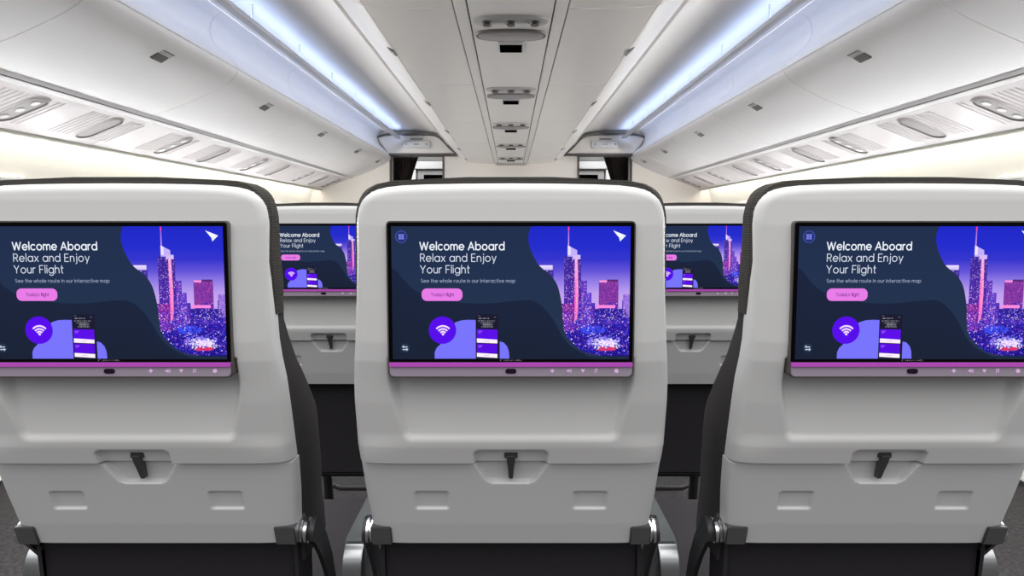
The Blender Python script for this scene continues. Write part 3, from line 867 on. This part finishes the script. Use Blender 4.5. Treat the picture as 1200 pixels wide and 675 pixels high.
# ------------------------------------------------------------------ outer rail, service panels, ovals
A0 = Vector((1.856,.556)); B0 = Vector((2.20,.416))
dirv = (B0-A0).normalized(); nrm = Vector((-dirv.y, dirv.x))
if nrm.dot(A0) < 0: nrm = -nrm          # away from the eye
def on(s, off=0): p = A0+dirv*s+nrm*(-off); return (p.x, p.y)   # off > 0 : toward the eye
Ls = (B0-A0).length
ords = ['nearest','second nearest','third','fourth','fifth','sixth','farthest']
for sx in (-1, 1):
    bm = bmesh.new(); box(bm, min(sx*1.836,sx*1.86), max(sx*1.836,sx*1.86), YR, YB-.002, CZ+.566, CZ+.580)
    tube(bm, [(sx*1.8450, YR, CZ+.5535), (sx*1.8450, YB-.002, CZ+.5535)], .0075, 8)
    tn += 1; structure('trim_%d' % tn, bm, M['seam'], False)
    bm = bmesh.new(); sheet(bm, [on(.006,-.004), on(.013,.002), on(.040,.003), on(.044,0)], YR, YB-.002, .010, sx)
    tn += 1; structure('trim_%d' % tn, bm, M['bin'])
    bm = bmesh.new(); tube(bm, [(sx*2.207, YR, CZ+.415), (sx*2.207, YB-.002, CZ+.415)], .014, 14)
    tn += 1; structure('trim_%d' % tn, bm, M['rail'])
    # backing so that no light leaks
    ovals = [(1.33,0),(1.80,1),(2.43,0),(2.90,1),(3.53,0),(4.01,1),(4.64,0),(5.10,1),(5.74,0),(6.19,1),(6.62,0)]
    bm = bmesh.new()
    for j in range(8):
        y0 = YR+1.105*(j-1)+.45; y1 = min(y0+1.105-.003, YB-.004)
        if y0 > YB-.1 or y1 < YR: continue
        y0 = max(y0, YR)
        sheet(bm, [on(.046), on(Ls)], y0, y1, .012, sx)
    # moulded ribs
    for (yc, kind) in ovals:
        for q in range(-7, 8):
            if abs(q) < 3: continue
            if kind == 0 and q > 0 and q > 4: continue
            y = yc+q*.027
            if y > YB-.03: continue
            a, b = on(.075), on(Ls-.06)
            a2, b2 = on(.085,.0035), on(Ls-.07,.0035)
            V = []
            for (p, dy) in ((a,-.005),(a,.005),(b,.005),(b,-.005),(a2,-.002),(a2,.002),(b2,.002),(b2,-.002)): V.append(bm.verts.new((sx*p[0], y+dy, CZ+p[1])))
            for f in ((4,5,6,7),(0,1,5,4),(1,2,6,5),(2,3,7,6),(3,0,4,7)): bm.faces.new([V[i] for i in f])
    tn += 1; structure('trim_%d' % tn, bm, M['psu'], False)
    # the ovals, each a thing
    vis = [o for o in ovals if o[0] > 2.2]
    s0, s1 = .075, Ls-.055; half = (s1-s0)/2; sc = (s0+s1)/2
    for idx, (yc, kind) in enumerate(vis):
        c = on(sc)
        nm = 'passenger_service_unit' if kind == 0 else 'reading_light'
        dist = ['nearest the viewer','second from the viewer','third from the viewer','fourth from the viewer','fifth from the viewer','sixth from the viewer','seventh from the viewer','eighth from the viewer','ninth and farthest']
        lab = ('oval service unit with small nozzles' if kind == 0 else 'plain oval reading light pod') + ' on the %s ribbed panel, oval %s' % (side[sx], dist[idx])
        t = empty(nm, (sx*c[0], yc, CZ+c[1]), lab, 'service unit' if kind == 0 else 'light', '%s on the %s service panels' % ('oval service units' if kind == 0 else 'oval reading lights', side[sx]))
        def bezel():
            bm = bmesh.new(); n = 12; rings = []
            for (d_, off) in ((.010,-.0005),(.005,.005),(.001,.0075),(-.004,.0075),(-.005,.0005)):
                hs, hw = half+d_-.004, .049+d_; out = []
                for k in range(n+1):
                    a = math.pi*(k/n)-math.pi/2; out.append((hs-hw+hw*math.cos(a), hw*math.sin(a)))
                for k in range(n+1):
                    a = math.pi*(k/n)+math.pi/2; out.append((-(hs-hw)+hw*math.cos(a), hw*math.sin(a)))
                rg = []
                for (u, v) in out:
                    p = A0+dirv*(sc+u)+nrm*(-off); rg.append(bm.verts.new((sx*(p.x-c[0]), v, p.y-c[1])))
                rings.append(rg)
            N = len(rings[0])
            for q in range(4):
                for k in range(N): bm.faces.new((rings[q][k], rings[q][(k+1)%N], rings[q+1][(k+1)%N], rings[q+1][k])).material_index = 1 if q >= 2 else 0  # inner wall coloured dark, stands in for shade inside the oval recess
            return build('rim', bm, [M['psu'], M['ovrim']], t, True, 50)
        def pod(name, hs, hw, o0, o1, m, sc2=0, yc2=0, dome=True):
            bm = bmesh.new(); n = 12; out = []
            for k in range(n+1):
                a = math.pi*(k/n)-math.pi/2; out.append((hs-hw+hw*math.cos(a), hw*math.sin(a)))
            for k in range(n+1):
                a = math.pi*(k/n)+math.pi/2; out.append((-(hs-hw)+hw*math.cos(a), hw*math.sin(a)))
            rings = []
            for (off, k) in ((o0,1.),(o0+(o1-o0)*.7,.98),(o1,.90)):
                rg = []
                for (u, v) in out:
                    p = A0+dirv*(sc+sc2+u*k)+nrm*(-off)
                    rg.append(bm.verts.new((sx*(p.x-c[0]), v*k+yc2, p.y-c[1])))
                rings.append(rg)
            N = len(out)
            for q in range(2):
                for k in range(N): bm.faces.new((rings[q][k], rings[q][(k+1)%N], rings[q+1][(k+1)%N], rings[q+1][k]))
            bm.faces.new(rings[0][::-1]); bm.faces.new(rings[-1])
            return build(name, bm, m, t, True, 50)
        bezel(); pod('housing', half-.0085, .0445, -.0005, .002, M['oval'])
        if kind == 0:
            for u in (-.07, 0, .07): pod('nozzle', .018, .016, .001, .007, M['ltc'], u)

# ------------------------------------------------------------------ overhead bins
SEAMS = [1.505,1.94,2.99,4.04,5.09,6.14,6.825]
UP = smooth_path([(1.472,1.092),(1.520,1.055),(1.535,.99),(1.515,.93),(1.46,.875),(1.412,.832),(1.394,.800)], 5)
DO = smooth_path([(1.3935,.793),(1.400,.770),(1.435,.733),(1.50,.693),(1.60,.645),(1.70,.603),(1.79,.570),(1.822,.5610),(1.836,.566)], 6)
CB = [(.1915,.716),(.30,.7165),(.42,.720),(.484,.728)]
CD = smooth_path([(.4875,.729),(.50,.733),(.545,.76),(.61,.812),(.68,.885),(.735,.955),(.775,1.015),(.80,1.043)], 5)
cache = {}
def bin_unit(kind, sx, y0, L):
    yc = y0+L/2
    if kind == 'out': bx, bz = sx*1.62, CZ+.60
    else: bx, bz = sx*.48, CZ+.73
    t = empty('overhead_bin', (bx, yc, bz))
    def place(name, key, make, m):
        k = (kind, sx, round(L,3), key)
        if k in cache: return link(name, cache[k], None, t)
        o = make(name, m); cache[k] = o.data; return o
    g = .0026
    def sh(path, th, ny=1):
        def f(name, m):
            bm = bmesh.new(); sheet(bm, [(p[0],p[1]) for p in path], -L/2+g, L/2-g, th, sx)
            for v in bm.verts: v.co.x -= bx; v.co.z -= bz
            return build(name, bm, m, t, True, 35)
        return f
    if kind == 'out':
        place('body', 'body', sh(UP, .015), M['binlow']); place('door', 'door', sh(DO, .018), M['bin'])
        c = Vector((1.468,.712)); td = Vector((.84,-.54)).normalized()
        hs, hw = .030, .042
    else:
        place('body', 'body', sh(CB, .015), M['cbin']); place('door', 'door', sh(CD, .015), M['cbin'])
        c = Vector((.4985,.7325)); td = Vector((.80,.60)).normalized(); hs, hw = .016, .036
    nn = Vector((-td.y, td.x)); 
    if nn.dot(c) < 0: nn = -nn
    def lb(u0, u1, v0, v1, o0, o1):
        def f(name, m):
            bm = bmesh.new(); V = []
            for off in (o0, o1):
                for (u, v) in ((u0,v0),(u1,v0),(u1,v1),(u0,v1)):
                    p = c+td*u-nn*off; V.append(bm.verts.new((sx*p.x-bx, v, CZ+p.y-bz)))
            for fc in ((0,1,2,3),(4,5,6,7),(0,1,5,4),(1,2,6,5),(2,3,7,6),(3,0,4,7)): bm.faces.new([V[i] for i in fc])
            bmesh.ops.bevel(bm, geom=list(bm.edges), offset=.0016, segments=2, affect='EDGES')
            return build(name, bm, m, t, True, 40)
        return f
    if kind == 'out':
        place('latch_frame', 'lf', lb(-hs, -.006, -hw+.006, hw+.004, -.004, .0025), M['ltc'])
        place('latch', 'lt', lb(-.008, hs, -hw, hw-.008, -.004, .007), M['lt'])
        place('latch_edge', 'le', lb(-hs-.002, -hs+.004, -hw+.012, hw+.006, -.004, .004), M['lt'])
    else:
        place('latch', 'lt', lb(-hs, hs, -hw, hw, -.004, .005), M['lt'])
        place('latch_frame', 'lf', lb(-hs*.5, hs*.5, -hw*.5, hw*.5, .004, .007), M['ltc'])
    return t
names = ['beside the viewer','nearest in view','second','third','fourth','fifth and farthest']
for sx in (-1, 1):
    for kind in ('out','in'):
        vi = 0
        for j in range(len(SEAMS)-1):
            y0, L = SEAMS[j], SEAMS[j+1]-SEAMS[j]
            t = bin_unit(kind, sx, y0, L)
            where = ['overlapping the top picture edge','first whole one in view','second whole one in view','third whole one in view','last full one before the bulkhead','short one against the bulkhead'][j]
            lab = ('white outer overhead bin over the window side, %s row, %s' if kind == 'out' else 'satin centre overhead bin beside the ceiling spine, %s row, %s') % (side[sx], where)
            tag(t, lab, 'overhead bin', ('%s outer overhead bins' if kind == 'out' else '%s centre overhead bins') % side[sx])

# ------------------------------------------------------------------ service units along the spine
def spine_unit(y):
    t = empty('ceiling_service_unit', (0, y, CZ+.715))
    def oval(bm, cx, cy, hx, hy, z0, z1, k1=.94, mi=0, n=40, e=2.6):
        def ring(k, z, kk=None):
            vs = []
            for q in range(n):
                a = 2*math.pi*q/n; c, s = math.cos(a), math.sin(a)
                vs.append(bm.verts.new((cx+hx*k*math.copysign(abs(c)**(2/e), c), cy+hy*k*math.copysign(abs(s)**(2/e), s), z)))
            return vs
        R = [ring(1, z0), ring(.985, z0+(z1-z0)*.7), ring(k1, z1)]
        for j in range(2):
            for q in range(n): bm.faces.new((R[j][q], R[j][(q+1)%n], R[j+1][(q+1)%n], R[j+1][q])).material_index = mi
        bm.faces.new(R[0][::-1]).material_index = mi; bm.faces.new(R[-1]).material_index = mi
    bm = bmesh.new(); oval(bm, 0, -.315, .133, .056, .006, -.010, .9); build('nozzle_housing', bm, M['ltc'], t, True, 50)
    for k, x in enumerate((-.083, 0, .083)):
        bm = bmesh.new(); cyl(bm, (x, -.325, -.008), (x, -.325, -.022), 0, n=20, rows=[(0,.0195),(.6,.0195),(1,.015)]); build('air_nozzle', bm, M['noz'], t, True, 40)
    bm = bmesh.new(); oval(bm, 0, -.165, .134, .063, .001, -.008, .97); build('light_rim', bm, M['ovrim'], t, True, 50)
    bm = bmesh.new(); oval(bm, 0, -.165, .122, .050, -.007, -.011, .95); build('light_lens', bm, M['oval'], t, True, 50)
    bm = bmesh.new(); box(bm, -.0445, .0445, -.045, .050, -.006, .001, .0015); build('indicator_display', bm, M['black'], t, True, 40)
    bm = bmesh.new(); box(bm, -.050, .050, -.082, .056, -.003, .001, .0015); build('display_surround', bm, M['ltc'], t, True, 40)
    return t
units = [2.36, 3.395, 4.43, 5.465, 6.47]
u0 = spine_unit(units[0])
for k, y in enumerate(units):
    t = u0 if k == 0 else dup(u0)
    t.location = (0, y, CZ+.715)
    tag(t, 'oval nozzle and light unit on the ceiling spine, %s' % ['nearest and largest','second from the viewer','third, midway to the bulkhead','fourth from the viewer','farthest and smallest, before the grille'][k], 'service unit', 'service units on the ceiling spine')
# end grille
t = empty('air_grille', (0, 6.74, CZ+.712), 'small slotted air grille at the far end of the ceiling spine', 'grille')
bm = bmesh.new(); box(bm, -.175, .175, -.075, .075, -.012, .002, .002); build('frame', bm, M['ltc'], t, True, 40)
bm = bmesh.new()
for k in range(11): box(bm, -.155+k*.029, -.142+k*.029, -.060, .060, -.016, -.011)
build('slots', bm, M['ovrim'], t)

# ------------------------------------------------------------------ camera, sky, look
w = bpy.data.worlds.new('open cabin light'); bpy.context.scene.world = w; w.use_nodes = True
nt = w.node_tree; bg = nt.nodes['Background']
tc = nt.nodes.new('ShaderNodeTexCoord'); sp = nt.nodes.new('ShaderNodeSeparateXYZ'); cr = nt.nodes.new('ShaderNodeValToRGB')
nt.links.new(tc.outputs['Generated'], sp.inputs[0]); nt.links.new(sp.outputs['Z'], cr.inputs['Fac']); nt.links.new(cr.outputs['Color'], bg.inputs['Color'])
cr.color_ramp.elements[0].position = 0.15; cr.color_ramp.elements[0].color = (.06,.06,.06,1)
cr.color_ramp.elements[1].position = .8; cr.color_ramp.elements[1].color = (1,.99,.98,1)
bg.inputs['Strength'].default_value = 3.1

cam = bpy.data.cameras.new('camera'); co = bpy.data.objects.new('camera', cam); col.objects.link(co)
co.location = (0, 0, CZ); co.rotation_euler = (math.radians(90), 0, 0)
cam.sensor_width = 36; cam.lens = 36*687/1200
cam.shift_x = 1.3/1200; cam.shift_y = -73.5/1200
cam.clip_start = .05; cam.clip_end = 60
sc = bpy.context.scene; sc.camera = co
sc.view_settings.view_transform = 'Standard'; sc.view_settings.look = 'None'
sc.view_settings.exposure = 0; sc.view_settings.gamma = 1; sc.view_settings.use_curve_mapping = False
